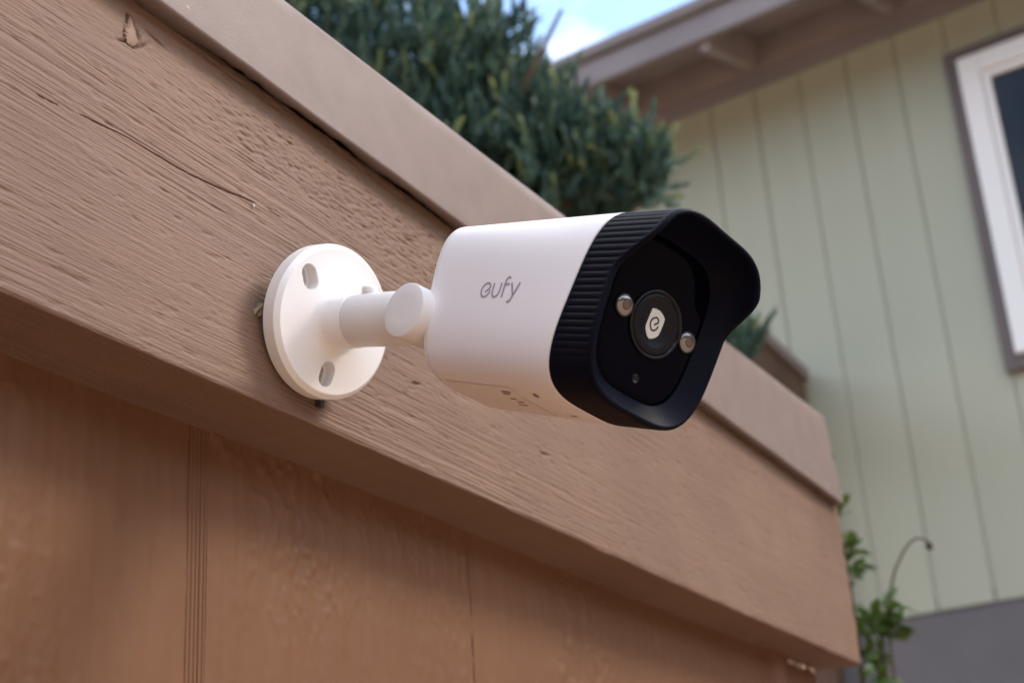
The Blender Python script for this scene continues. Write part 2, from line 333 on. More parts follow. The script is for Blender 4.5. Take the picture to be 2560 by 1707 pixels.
# sealed vertical joint near the corner, with a torn foil strip above it
px = np.linspace(1.258, 1.300, 14); pz = np.linspace(0, .2165+EYE, 70); PX, PZ = np.meshgrid(px, pz, indexing='ij')
bul = np.sin((PX-1.258)/.042*math.pi)
PY = YW + .002 - .010*bul**.7*(.75+.5*fbm(PZ*40, PX*60, 201, 3))
link('caulked_joint', npmesh('caulked_joint', np.stack([PX+.002*(fbm(PZ*20, 0*PZ, 205, 2)-.5), PY, PZ], -1).reshape(-1, 3)-WL, grid_faces(14, 70)), M['siding'], wall)
foil = mat('torn_foil', (.75, .68, .6), .3, .5, metal=.6, bump=.6, bscale=200)
fx = np.linspace(1.305, 1.385, 24); fv = []
for k, x in enumerate(fx):
    hgt_ = .004*(.4+rng.random()); fv += [(x, YW-.0035-.002*rng.random(), .2115+EYE), (x+.001, YW-.0045-.003*rng.random(), .2115-hgt_+EYE)]
wl('torn_foil_strip', fv, [(2*k, 2*k+1, 2*k+3, 2*k+2) for k in range(23)], foil, False)

# ------------------------------------------------------------------ the bullet security camera
C0 = Vector((.50234, .34600, .25889+EYE)); ND = Vector((-.17175, -.94974, -.26173)).normalized()
E1 = Vector((0, 0, 1)).cross(ND).normalized(); E2 = ND.cross(E1)
dev = root('security_camera', 'white and black bullet security camera on round white wall mount', 'camera', (.515, YB-.001, .2535+EYE))
DL = Vector(dev.location)
def dv(name, V, Fc, m, smooth=True, parent=None, bevel=0, seg=2):
    me = mesh(name, [Vector(v)-DL for v in V], Fc, smooth)
    o = link(name, me, m, parent or dev, bevel, seg)
    if smooth and bevel == 0: pass
    return o
def lathe(profile, c, ax, n=72, close=True):                # profile: list of (r, h)
    ax = Vector(ax).normalized(); ref = Vector((0,0,1)); a = ref.cross(ax).normalized(); b = ax.cross(a)
    V = []; Fc = []
    for r, h in profile:
        for k in range(n):
            t = 2*math.pi*k/n; V.append(Vector(c)+ax*h+(a*math.cos(t)+b*math.sin(t))*r)
    for i in range(len(profile)-1):
        for k in range(n): Fc.append((i*n+k, i*n+(k+1) % n, (i+1)*n+(k+1) % n, (i+1)*n+k))
    if close: Fc += [tuple(range(n))[::-1], tuple(range((len(profile)-1)*n, len(profile)*n))]
    return V, Fc
RM = .03546
pf = [(RM-.001, -.0085), (RM, -.0078), (RM, -.0013), (RM-.0001, -.0010), (RM-.0021, .0010), (RM-.0024, .0011), (RM-.0026, .0011)]
for k in range(1, 9):
    r = RM-.0026-(RM-.0026-.0165)*k/8; pf.append((r, .0011+.0014*(k/8)**1.5))
for k in range(1, 7):
    a_ = k/6*math.pi/2; pf.append((.0124+.0041*(1-math.sin(a_)), .0025+.0042*(1-math.cos(a_))))
V, Fc = lathe(pf, C0, ND, 128)
plate_me = mesh('mounting_plate', [v-DL for v in V], Fc, False)
plate = link('mounting_plate', plate_me, M['white_metal'], None)
def stadium(c, d, wd, ln, h0, h1, n=16):
    c = Vector(c); d = Vector(d).normalized(); e = ND.cross(d); pts = []
    for k in range(n+1):
        a_ = -math.pi/2+math.pi*k/n; pts.append(d*(ln/2-wd/2)+d*math.cos(a_)*wd/2+e*math.sin(a_)*wd/2)
    for k in range(n+1):
        a_ = math.pi/2+math.pi*k/n; pts.append(-d*(ln/2-wd/2)+d*math.cos(a_)*wd/2+e*math.sin(a_)*wd/2)
    m_ = len(pts); V = [c+p+ND*h0 for p in pts]+[c+p+ND*h1 for p in pts]
    Fc = [tuple(range(m_))[::-1], tuple(range(m_, 2*m_))]+[(k, (k+1) % m_, m_+(k+1) % m_, m_+k) for k in range(m_)]
    return V, Fc
SL = [((-20.3, 15.2), (-.42, .91)), ((-.4, -24.6), (.06, 1)), ((25.0, 3.0), (1, .1))]
cuts = []
for (ce, dd) in SL:
    c = C0+E1*ce[0]/1000+E2*ce[1]/1000; d = E1*dd[0]+E2*dd[1]
    for wd, ln, h0 in ((.0085, .0118, -.0042), (.0052, .0092, -.03)):
        V, Fc = stadium(c, d, wd, ln, h0, .02)
        co = link('cut', mesh('cut', [v-DL for v in V], Fc), None); cuts.append(co)
        bo = plate.modifiers.new('b', 'BOOLEAN'); bo.object = co; bo.operation = 'DIFFERENCE'; bo.solver = 'EXACT'
dg = bpy.context.evaluated_depsgraph_get(); nm = bpy.data.meshes.new_from_object(plate.evaluated_get(dg))
plate.modifiers.clear(); plate.data = nm; plate.parent = dev; bpy.data.meshes.remove(plate_me); nm.name = 'mounting_plate'
for co in cuts: bpy.data.objects.remove(co)
nm.polygons.foreach_set('use_smooth', [True]*len(nm.polygons))
bm = bmesh.new(); bm.from_mesh(nm)
for e in bm.edges:
    if len(e.link_faces) == 2 and e.calc_face_angle(0) > math.radians(17): e.smooth = False
bm.to_mesh(nm); bm.free()
# levelling foot between the plate and the uneven board (the plate sits at a slant)
n_ = 40; fv = []; 
for k in range(n_):
    t = 2*math.pi*k/n_; p = C0-ND*.0083+(E1*math.cos(t)+E2*math.sin(t))*.021+E1*.004; fv.append(p)
for k in range(n_): fv.append(Vector((fv[k].x, YB+.0008, fv[k].z)))
dv('levelling_foot', fv, [tuple(range(n_)), tuple(range(n_, 2*n_))[::-1]]+[(k, k+n_, (k+1) % n_+n_, (k+1) % n_) for k in range(n_)], M['black'], False)
# arm in two turned pieces, set screw, knuckle, neck
V, Fc = lathe([(.0121, .003), (.01235, .006), (.01235, .0152), (.0121, .0155)], C0, ND, 72); dv('arm_collar', V, Fc, M['white_metal'])
pr = [(.0117, .0150), (.01205, .0153), (.01205, .045)]+[(.01205*math.cos(a_), .045+.010*math.sin(a_)) for a_ in np.linspace(.1, 1.5, 8)]
V, Fc = lathe(pr, C0, ND, 72); arm = dv('arm', V, Fc, M['white_metal'])
sa = (E2*.975-E1*.22).normalized(); sp_ = C0+ND*.0225
V, Fc = lathe([(.0036, .010), (.0036, .0143), (.0033, .0149), (.0021, .0149), (.0017, .0138), (.0016, .0138)], sp_, sa, 32); dv('set_screw', V, Fc, M['white_metal'], parent=None)
KN = Vector((-.967, .241, .08)).normalized(); KC = Vector((.4748, .2920, .2413+EYE))
V, Fc = lathe([(.0115, -.032), (.0121, -.0315), (.0121, -.0007), (.01195, -.0002), (.0116, 0), (.006, 0.0001), (.0005, .0001)], KC, KN, 72)
kn = dv('knuckle', V, Fc, M['white_metal'])
P0 = Vector((.473230, .191187, .209771+EYE)); A = Vector((-.369021, -.857281, -.359017)); U = Vector((.066731, -.409722, .909766)); S = Vector((-.927022, .311766, .208403))
BK = P0-A*.0932; K0 = KC-KN*.0200
V, Fc = tube([K0-(BK-K0)*.05, K0+(BK-K0)*.5, BK+A*.012], [.0108, .0112, .0125], 48); dv('neck', V, Fc, M['white_metal'])

HW, HH, SN, SK = .031183, .037964, 3.5258, -.0547
HL, KS, KB, KB2, BSC = .09317, .141, -.197, -.114, .9639
def section(N):
    th = np.linspace(0, 2*np.pi, 6001)[:-1] - np.pi/2; c, s_ = np.cos(th), np.sin(th)
    x = np.sign(c)*np.abs(c)**(2/SN); y = np.sign(s_)*np.abs(s_)**(2/SN)
    P = np.stack([HW*x*(1-SK*y), HH*y], 1); P = np.concatenate([P, P[:1]])
    d = np.concatenate([[0], np.cumsum(np.linalg.norm(np.diff(P, axis=0), axis=1))])
    u = np.linspace(0, d[-1], N+1)[:-1]
    return np.stack([np.interp(u, d, P[:, 0]), np.interp(u, d, P[:, 1])], 1), d[-1]
def normals2(P):
    t = np.roll(P, -1, 0)-np.roll(P, 1, 0); n = np.stack([t[:, 1], -t[:, 0]], 1); n /= np.linalg.norm(n, axis=1)[:, None]
    return n if (n*P).sum() > 0 else -n
Pn, An, Un, Sn, Dn = (np.array(v) for v in (P0, A, U, S, DL))
def body_mesh(name, rows, N, m, parent, capstart=False, capend=False):   # rows: list of (sec(N,2), t(N))
    V = np.stack([Pn + t[:, None]*An + s_[:, :1]*Sn + s_[:, 1:]*Un for s_, t in rows], 1).reshape(-1, 3)-Dn
    q = grid_faces(N, len(rows), True)
    me = npmesh(name, V, q)
    if capstart or capend:
        bm = bmesh.new(); bm.from_mesh(me); bm.verts.ensure_lookup_table()
        if capstart: bm.faces.new([bm.verts[k*len(rows)] for k in range(N)])
        if capend: bm.faces.new([bm.verts[k*len(rows)+len(rows)-1] for k in range(N)])
        bmesh.ops.recalc_face_normals(bm, faces=bm.faces); bm.to_mesh(me); bm.free()
    return link(name, me, m, parent)
# housing
N = 240; sec, per = section(N); nn = normals2(sec)
seam = KS*sec[:, 1]; tb = -HL + KB*sec[:, 1] + KB2*sec[:, 0]
rows = []
for dt, inset in ((.0, .0075), (.0001, .0040), (.0005, .0019), (.0014, .0006), (.0028, .0), (.006, 0)):
    rows.append((sec*BSC - nn*inset, tb+dt))
for f_ in (.25, .5, .75): rows.append((sec*(BSC+(1-BSC)*f_), tb+.006+(seam-.0012-tb-.006)*f_))
rows += [(sec, seam-.0010), (sec-nn*.0001, seam-.0005), (sec-nn*.0005, seam-.0001), (sec-nn*.002, seam)]
housing = body_mesh('housing', rows, N, M['white'], dev, True, True)

# ribbed collar with visor
N = 1300; sec, per = section(N); nn = normals2(sec); seam = KS*sec[:, 1]
front = .0207 + .0123*sst(.005, .024, sec[:, 1]) + .0042*sst(-.012, .02, sec[:, 0])*sst(.012, .028, sec[:, 1])
ph = np.arange(N)/N*88*2*np.pi
rib = (.00055*(np.abs(np.sin(ph/2))**.55-1))*sst(-.031, -.017, sec[:, 1])
tg = np.full(N, .0160)
gsec = sec*np.array([.0238/HW, .0305/HH])
rows = [(sec-nn*.0012, seam+.0001), (sec-nn*.0003, seam+.0003), (sec, seam+.0008), (sec, seam+.0016), (sec+nn*rib[:, None], seam+.0024)]
for f_ in (.3, .6, .85): rows.append((sec+nn*rib[:, None], seam+.0024+(front-.0030-seam-.0024)*f_))
rows += [(sec+nn*rib[:, None], front-.0030), (sec-nn*.00005, front-.0022), (sec-nn*.0001, front-.0011), (sec-nn*.0004, front-.0004), (sec-nn*.0009, front-.00005), (sec-nn*.0016, front)]
in0 = sec-nn*.0019
for f_ in (0, .15, .35, .55, .75, .9, 1):
    e_ = f_**1.0; deep = sst(.005, .02, sec[:, 1])[:, None]; es = e_*(1-deep)+deep*(e_**1.8)
    rows.append((in0+(gsec+np.array([.0018, 0])-in0)*es, (front-.0002)+(tg-front+.0002)*f_))
rows.append((gsec+np.array([.0018, 0])-nn*.0006, tg-.0008))
collar = body_mesh('ribbed_collar', rows, N, M['black'], dev)
# smoked front glass
N = 160; sec, per = section(N); gs = sec*np.array([.0240/HW, .0307/HH]); g0 = np.array([.0018, 0])
rows = [(gs*.5+g0, np.full(N, .0157)), (gs*.9+g0, np.full(N, .0157)), (gs+g0, np.full(N, .0157)), (gs+g0, np.full(N, .0140))]
face = body_mesh('front_glass', rows, N, M['gloss'], dev, True, False)
def fp(s_, u_, t_): return P0 + A*t_ + S*s_ + U*u_
TG = .0158
def flathe(prof, s_, u_, n=72): return lathe(prof, fp(s_, u_, TG), A, n)
V, Fc = flathe([(.0131, -.0008), (.0131, .0004), (.0129, .0008), (.0124, .0010), (.0119, .0008), (.0117, .0003), (.0113, .0002)], .0003, -.0009, 96)
lens = dv('lens', V, Fc, M['ring'])
V, Fc = flathe([(.0116, -.0004), (.0116, .0004), (.0112, .00075), (.0088, .0009), (.0086, .00078), (.0004, .00085)], .0003, -.0009, 96); dv('lens_cover', V, Fc, M['lensface'], parent=lens)
SH = [(4.80, 3.62), (3.2, 4.05), (1.13, 4.11), (-.7, 3.5), (-2.30, 2.37), (-2.45, 1.1), (-2.40, -.10), (-2.3, -2.3), (-1.93, -4.41), (-1.1, -5.6), (-.10, -6.45), (1.0, -7.1), (2.10, -7.42), (3.3, -6.7), (4.30, -5.59), (4.9, -4.8), (5.28, -3.77), (5.35, -2.4), (5.21, -1.02), (5.2, .2), (5.08, 1.31)]
t1 = TG+.00105
V = [fp(x/1000, y/1000, t1) for x, y in SH]+[fp(x/1000, y/1000, t1-.0003) for x, y in SH]; k_ = len(SH)
dv('shield_emblem', V, [tuple(range(k_)), tuple(range(k_, 2*k_))[::-1]]+[(k, k+k_, (k+1) % k_+k_, (k+1) % k_) for k in range(k_)], M['emblem'], False, parent=lens)
def smooth_path(P, n=6):
    P = [Vector((*p, 0)) for p in P]; out = []
    for i in range(len(P)-1):
        p0, p1, p2, p3 = P[max(i-1, 0)], P[i], P[i+1], P[min(i+2, len(P)-1)]
        for k in range(n):
            t = k/n; out.append(.5*((2*p1)+(p2-p0)*t+(2*p0-5*p1+4*p2-p3)*t*t+(3*p1-p0-3*p2+p3)*t**3))
    out.append(P[-1]); return [(p.x, p.y) for p in out]
def ribbon(P, wd, caps=5):
    """flat stroke with round ends in 2D: list of (left, right) pairs -> verts, quads"""
    pts = [Vector(p) for p in P]; L_, R__ = [], []
    n = len(pts)
    for i, p in enumerate(pts):
        d = (pts[min(i+1, n-1)]-pts[max(i-1, 0)]).normalized(); nrm = Vector((-d.y, d.x))
        L_.append(p+nrm*wd/2); R__.append(p-nrm*wd/2)
    poly = L_[:]
    d = (pts[-1]-pts[-2]).normalized(); nrm = Vector((-d.y, d.x))
    st = [(L_[i], R__[i]) for i in range(n)]
    pre, post = [], []
    for k in range(1, caps+1):
        a_ = math.pi/2*k/caps; post.append((pts[-1]+nrm*wd/2*math.cos(a_)+d*wd/2*math.sin(a_), pts[-1]-nrm*wd/2*math.cos(a_)+d*wd/2*math.sin(a_)))
    d = (pts[0]-pts[1]).normalized(); nrm = Vector((d.y, -d.x))
    for k in range(caps, 0, -1):
        a_ = math.pi/2*k/caps; pre.append((pts[0]+nrm*wd/2*math.cos(a_)+d*wd/2*math.sin(a_), pts[0]-nrm*wd/2*math.cos(a_)+d*wd/2*math.sin(a_)))
    st = pre+st+post; V = [p for ab in st for p in ab]
    return V, [(2*i, 2*i+1, 2*i+3, 2*i+2) for i in range(len(st)-1)]
EE = smooth_path([(1.54, -1.64), (.85, -.98), (.16, -.34)], 3)[:-1]+smooth_path([(.16, -.34), (.35, .55), (.9, 1.0), (1.7, 1.1), (2.45, .75), (3.2, .1), (3.6, -.62), (3.75, -1.6), (3.45, -2.6), (2.9, -3.4), (2.3, -3.85), (1.6, -3.95), (.95, -3.75), (.35, -3.2), (-.05, -2.6), (-.3, -1.7)], 4)
v2, f2 = ribbon([(x/1000, y/1000) for x, y in EE], .00066)
dv('emblem_letter', [fp(p.x, p.y, t1+.00008) for p in v2], f2, M['emblem_dark'], False, parent=lens)
for s_, u_ in ((.01749, -.00094), (-.01699, -.00069)):
    V, Fc = flathe([(.0045, -.0004), (.0045, .0003), (.0043, .0007), (.0038, .0008), (.0035, .0005), (.0033, .0003)], s_, u_, 48); led = dv('infrared_light', V, Fc, M['ring'])
    V, Fc = flathe([(.0040, .0000)]+[(.0040*math.cos(a_), .0006+.0011*math.sin(a_)) for a_ in np.linspace(0, 1.5, 9)], s_, u_, 48); dv('bulb', V, Fc, M['led'], parent=led)
    V, Fc = flathe([(.0019, .0013), (.0019, .00172), (.0013, .00180), (.0002, .00182)], s_, u_, 32); dv('chip', V, Fc, M['ledc'], parent=led)
    sg = -1 if s_ > 0 else 1                       # small bridge between bulb and lens ring
    V = [fp(s_+sg*.0044, u_-.0012, TG+.0004), fp(s_+sg*.0044, u_+.0012, TG+.0004), fp(s_+sg*.0052, u_+.0008, TG+.0006), fp(s_+sg*.0052, u_-.0008, TG+.0006)]
    V += [v-A*.0008 for v in V]; dv('bridge', V, [(0,1,2,3), (4,7,6,5), (0,4,5,1), (1,5,6,2), (2,6,7,3), (3,7,4,0)], M['ring'], False, parent=led)
V, Fc = flathe([(.0018, 0), (.0018, .0002), (.0016, .00035), (.0013, .0003), (.0012, .0001), (.0003, .0001)], .0011, -.0232, 40); dv('light_sensor', V, Fc, M['ring'])

# lettering on the flank (strokes lie on the curved side)
secD, _ = section(4000); msk = secD[:, 0] > 0; su = secD[msk][np.argsort(secD[msk][:, 1])]
def flank(t_, u_, off):
    f_ = 1 if t_ > 0 else 1-(1-BSC)*min(1, -t_/HL); return P0 + A*t_ + S*(float(np.interp(u_/f_, su[:, 1], su[:, 0]))*f_+off) + U*u_
STR = [smooth_path([(-53.6, -1.55), (-52.3, -.55), (-51.2, .35)], 3)[:-1]+smooth_path([(-51.2, .35), (-51.5, 1.2), (-52.4, 1.9), (-53.9, 2.15), (-55.4, 1.6), (-56.5, .4), (-56.8, -1.1), (-56.2, -2.6), (-55.0, -3.5), (-53.6, -3.7), (-52.2, -3.25), (-51.2, -2.2), (-50.9, -1.2)], 5),
       smooth_path([(-49.2, 1.9), (-49.1, -.6), (-48.7, -2.5), (-47.6, -3.55), (-46.3, -3.7), (-45.1, -3.1), (-44.4, -1.9), (-44.3, 0), (-44.4, 1.9)], 5),
       smooth_path([(-39.6, 4.3), (-40.6, 4.5), (-41.6, 3.9), (-42.0, 2.5), (-41.9, .5), (-41.7, -3.6)], 5), [(-42.0, 1.6), (-40.6, 1.6), (-39.3, 1.6)],
       [(-37.5, 1.9), (-36.0, -.8), (-34.7, -3.1)], smooth_path([(-32.3, 1.9), (-33.6, -1.0), (-34.7, -3.4), (-35.2, -5.0), (-36.0, -5.7), (-37.0, -5.8)], 5)]
Vt, Ft = [], []
for j_, st in enumerate(STR):
    v2, f2 = ribbon([(x/1000, y/1000) for x, y in st], .00088); o_ = len(Vt)
    Vt += [flank(p.x, p.y, .00012+.00002*j_) for p in v2]; Ft += [tuple(o_+i for i in f) for f in f2]
dv('brand_lettering', Vt, Ft, M['print'], False, parent=housing)
# rating print under the body
lb = secD[secD[:, 1] < 0]; lb = lb[np.argsort(lb[:, 0])]
def under(t_, s_, off):
    f_ = 1-(1-BSC)*min(1, max(0, -t_/HL)); return P0 + A*t_ + S*s_ + U*(float(np.interp(s_/f_, lb[:, 0], lb[:, 1]))*f_-off)
def patch(name, t0_, t1_, s0, s1, m, off, nt_=8, ns=8, parent=housing, oval=False):
    V = []; 
    for i in range(nt_+1):
        for j in range(ns+1):
            a_, b_ = i/nt_*2-1, j/ns*2-1
            if oval: a_, b_ = a_*math.sqrt(1-b_*b_/2), b_*math.sqrt(1-a_*a_/2)
            V.append(under((t0_+t1_)/2+(t1_-t0_)/2*a_, (s0+s1)/2+(s1-s0)/2*b_, off))
    dv(name, V, [(i*(ns+1)+j, (i+1)*(ns+1)+j, (i+1)*(ns+1)+j+1, i*(ns+1)+j+1) for i in range(nt_) for j in range(ns)], m, True, parent=parent)
lab = mat('label_film', (.80, .76, .75), .35, .4)
patch('rating_label', -.080, -.034, -.010, .0165, lab, .00015, 16, 12)
patch('drain_plug', -.0235, -.0205, .0115, .0145, M['print_dark'], .0002, 6, 6, oval=True)
for t_, s_, ln in ((-.041, .0135, .006), (-.0425, .0118, .0045), (-.043, .0075, .004), (-.0415, .0045, .004), (-.044, .001, .006), (-.020, -.006, .004)):
    patch('print_mark', t_-ln/2, t_+ln/2, s_-.0005, s_+.0004, M['print_dark'], .0003, 3, 2)
# wall anchors that peep out behind the plate
av = []; rg = random.Random(3)
for k in range(9):
    t = 2*math.pi*k/9; av.append((.4708+.0022*math.cos(t)*(1+.3*rg.random()), YB+.0006, .2590+EYE+.0042*math.sin(t)*(.8+.3*rg.random())))
av += [(.4690, YB-.0045, .2600+EYE), (.4745, YB-.0070, .2585+EYE)]
dv('wall_anchor', av, [(k, (k+1) % 9, 9 if 2 < k < 7 else 10) for k in range(9)]+[(2, 3, 9), (2, 9, 10), (7, 10, 9)], M['steel'], False)
V, Fc = boxV(.5145, .5178, YB-.0025, YB+.001, .2255+EYE, .2330+EYE); dv('wall_anchor', V, Fc, M['rust'], False)

# ------------------------------------------------------------------ the house behind
hy = math.radians(-7.024); HD = Vector((math.sin(hy), -math.cos(hy), 0)); HN = Vector((-math.cos(hy), -math.sin(hy), 0))
def hp(h, z, out=0): return HD*h - HN*4.9 + HN*out + Vector((0, 0, z+EYE))
house = root('house', 'sage green board sided house with grey eaves and white window', 'house', hp(-.8, -EYE, 0))
HLc = Vector(house.location)
def hbox(h0, h1, z0, z1, o0, o1):
    P_ = [(h0, z0, o0), (h1, z0, o0), (h1, z0, o1), (h0, z0, o1), (h0, z1, o0), (h1, z1, o0), (h1, z1, o1), (h0, z1, o1)]
    return [hp(a_, b_, c_) for a_, b_, c_ in P_], [(0,1,2,3), (4,7,6,5), (0,4,5,1), (1,5,6,2), (2,6,7,3), (3,7,4,0)]
def hb(name, dims, m, parent=None, bevel=0):
    V, Fc = hbox(*dims); return link(name, mesh(name, [v-HLc for v in V], Fc), m, parent or house, bevel)
M['sage'] = mat('sage_paint', (.405, .425, .335), .6, .3, var=.10, vscale=2.2, bump=.25, bscale=70, stretch=(1, 1, .08))
M['eave'] = mat('grey_brown_trim', (.235, .212, .225), .6, .3, var=.12, vscale=4)
M['soffit'] = mat('soffit_boards', (.33, .285, .28), .7, .2, var=.12, vscale=5)
M['trim'] = mat('window_surround', (.14, .118, .116), .6, .3, var=.1, vscale=8)
M['vinyl'] = mat('white_window_frame', (.80, .80, .79), .4, .4)
M['pane'] = mat('window_pane', (.006, .008, .014), .06, .3)
M['found'] = mat('grey_lower_wall', (.15, .146, .155), .75, .2, var=.12, vscale=3, bump=.2, bscale=60)
M['roof'] = mat('roof_shingle', (.16, .14, .12), .9, .1, var=.3, vscale=20, bump=.5, bscale=90)
hb('wall_core', (-6.0, 3.5, .956, 3.34, -3.6, -.006), M['sage'])
hb('lower_wall', (-6.02, 3.52, -EYE, .893, -3.62, .012), M['found'])
hb('sill_flashing', (-6.02, 3.52, .8935, .9555, -3.6, -.0058), M['found'])
bw = .2003
Vb_, Fb_ = hbox(0, bw-.005, .907, 3.225, -.0055, 0); bme = mesh('siding_board', [v-hp(0, 0, 0) for v in Vb_], Fb_)
for k in range(-22, 24):
    o = link('siding_board', bme, M['sage'], house); o.location = hp(-1.4235+bw*k, 0, .0012*((k*7) % 3)) - HLc
    o.modifiers.new('bevel', 'BEVEL').width = .003
hb('frieze_board', (-6.0, 3.5, 3.135, 3.205, .003, .024), M['eave'], bevel=.002)
hb('blocking_board', (-6.0, 3.5, 3.205, 3.40, -.012, .012), M['soffit'])
ov = .47; sl = math.tan(math.radians(16))
hb('fascia_board', (-6.3, 3.8, 3.128, 3.287, ov, ov+.03), M['eave'], bevel=.003)
hb('drip_edge', (-6.3, 3.8, 3.262, 3.300, ov+.031, ov+.048), M['eave'], bevel=.002)
def slope_box(name, h0, h1, zlow, th, o0, o1, m):                    # board that falls outward with the roof pitch
    P_ = []
    for dz in (0, th):
        P_ += [hp(h0, zlow+(ov-o0)*sl+dz, o0), hp(h1, zlow+(ov-o0)*sl+dz, o0), hp(h1, zlow+(ov-o1)*sl+dz, o1), hp(h0, zlow+(ov-o1)*sl+dz, o1)]
    return link(name, mesh(name, [v-HLc for v in P_], [(0,1,2,3), (4,7,6,5), (0,4,5,1), (1,5,6,2), (2,6,7,3), (3,7,4,0)]), m, house)
for k in range(-6, 8): slope_box('rafter', -1.402+.603*k-.02, -1.402+.603*k+.02, 3.092, .14, -.05, ov-.002, M['soffit'])
slope_box('roof_deck', -6.3, 3.8, 3.234, .018, -2.2, ov+.02, M['soffit'])
slope_box('roof', -6.3, 3.8, 3.254, .03, -2.2, ov+.046, M['roof'])
# fallen leaves caught on the roof edge
lm = mat('dry_leaf', (.42, .28, .10), .7, .2)
for k in range(26):
    h_ = -2.62+.9*rng.random(); V = []; p = hp(h_, 3.293+rng.random()*.006, ov+.035-.03*rng.random()); a_ = rng.random()*6.28; l_ = .012+.016*rng.random()
    d = Vector((math.cos(a_), math.sin(a_), .5*rng.random())); e = Vector((-math.sin(a_), math.cos(a_), .5))
    V = [p-d*l_, p+e*l_*.4+Vector((0,0,.004)), p+d*l_, p-e*l_*.3]
    link('fallen_leaf', mesh('fallen_leaf', [v-HLc for v in V], [(0,1,2,3)]), lm, house)
# window
win = hb('window', (-1.19, .31, 1.72, 2.905, .004, .020), M['trim'])
for nm_, d_ in (('surround', (-1.240, -1.192, 1.67, 2.955, .004, .030)), ('surround', (.312, .36, 1.67, 2.955, .004, .030)), ('surround', (-1.192, .312, 2.907, 2.955, .004, .030)), ('surround', (-1.192, .312, 1.67, 1.718, .004, .036))):
    hb(nm_, d_, M['trim'], win, .003)
for d_ in ((-1.190, -1.112, 1.72, 2.905, .0205, .052), (.232, .310, 1.72, 2.905, .0205, .052), (-1.112, .232, 2.825, 2.905, .0205, .052), (-1.112, .232, 1.72, 1.80, .0205, .052)): hb('frame', d_, M['vinyl'], win, .005)
for d_ in ((-1.111, -1.082, 1.801, 2.824, .0205, .040), (-.455, -.425, 1.801, 2.824, .0205, .044), (-1.082, -.455, 2.796, 2.824, .0205, .040), (-1.082, -.455, 1.801, 1.830, .0205, .040)): hb('sash', d_, M['vinyl'], win, .004)
hb('pane', (-1.082, -.455, 1.83, 2.796, .0205, .026), M['pane'], win); hb('pane', (-.425, .232, 1.801, 2.824, .0205, .024), M['pane'], win)

# brown lintel beam on a post against the house wall
M['brown'] = mat('dark_brown_stain', (.115, .07, .05), .7, .2, var=.25, vscale=6, bump=.3, bscale=40)
M['brownl'] = mat('weathered_beam_cap', (.24, .19, .18), .7, .2, var=.2, vscale=9)
gate = root('gate_frame', 'dark brown timber gate beam on post beside sage house wall', 'gate frame', (4.86, 1.34, 0))
GL = np.array([4.86, 1.34, 0.])
def gb(name, d_, m, bevel=.004): V, Fc = boxV(*d_); return link(name, mesh(name, np.array(V)-GL, Fc), m, gate, bevel)
gb('beam', (3.2, 5.06, 1.36, 1.46, 1.60+EYE, 1.826+EYE), M['brown']); gb('beam_cap', (3.2, 5.075, 1.34, 1.49, 1.828+EYE, 1.874+EYE), M['brownl'])
gb('post', (4.95, 5.05, 1.365, 1.455, 0, 1.598+EYE), M['brown']); gb('post', (3.25, 3.35, 1.365, 1.455, 0, 1.598+EYE), M['brown'])

# ------------------------------------------------------------------ foliage
def leaf_mat(name, c0, c1, c2, attr=None):
    m = bpy.data.materials.new(name); m.use_nodes = True; t = m.node_tree; b = t.nodes['Principled BSDF']
    r = t.nodes.new('ShaderNodeValToRGB')
    if attr: g_ = t.nodes.new('ShaderNodeAttribute'); g_.attribute_name = attr; src = g_.outputs['Fac']
    else: g_ = t.nodes.new('ShaderNodeNewGeometry'); src = g_.outputs['Random Per Island']
    e = r.color_ramp.elements; e[0].color = (*c0, 1); e[1].color = (*c2, 1); x = e.new(.6); x.color = (*c1, 1)
    t.links.new(src, r.inputs['Fac']); t.links.new(r.outputs['Color'], b.inputs['Base Color'])
    b.inputs['Roughness'].default_value = .45; b.inputs['Specular IOR Level'].default_value = .35
    tr = t.nodes.new('ShaderNodeBsdfTranslucent'); t.links.new(r.outputs['Color'], tr.inputs['Color'])
    ms = t.nodes.new('ShaderNodeMixShader'); ms.inputs['Fac'].default_value = .22
    o = t.nodes['Material Output']; t.links.new(b.outputs['BSDF'], ms.inputs[1]); t.links.new(tr.outputs['BSDF'], ms.inputs[2]); t.links.new(ms.outputs['Shader'], o.inputs['Surface'])
    return m
M['yew'] = leaf_mat('yew_leaf', (.036, .088, .082), (.105, .175, .115), (.30, .35, .12), 'tint')
M['bark'] = mat('bark', (.09, .065, .045), .85, .1, var=.4, vscale=60, bump=.6, bscale=120)
hedge = root('yew_hedge', 'dense dark green yew shrub rising behind the capped wall', 'shrub', (2.3, 1.5, 0))
HG = np.array([2.3, 1.5, 0.])
lobes = [((2.30, 1.50, 1.62), (.30, .32, .34), 900), ((2.20, 1.72, 1.85), (.33, .33, .40), 600), ((2.36, 1.30, 1.50), (.20, .20, .24), 620), ((2.40, 1.13, 1.48), (.13, .12, .17), 360),
         ((2.43, 1.02, 1.40), (.09, .08, .12), 190), ((2.425, .93, 1.38), (.06, .055, .09), 90), ((2.36, 1.22, 1.70), (.12, .10, .12), 150), ((2.40, 1.42, 1.95), (.2, .22, .22), 150),
         ((2.36, 1.35, 1.2), (.3, .4, .4), 420), ((2.15, 1.95, 1.5), (.4, .35, .6), 420), ((2.32, .76, .91), (.045, .045, .05), 34), ((2.34, .86, .86), (.07, .07, .08), 60)]
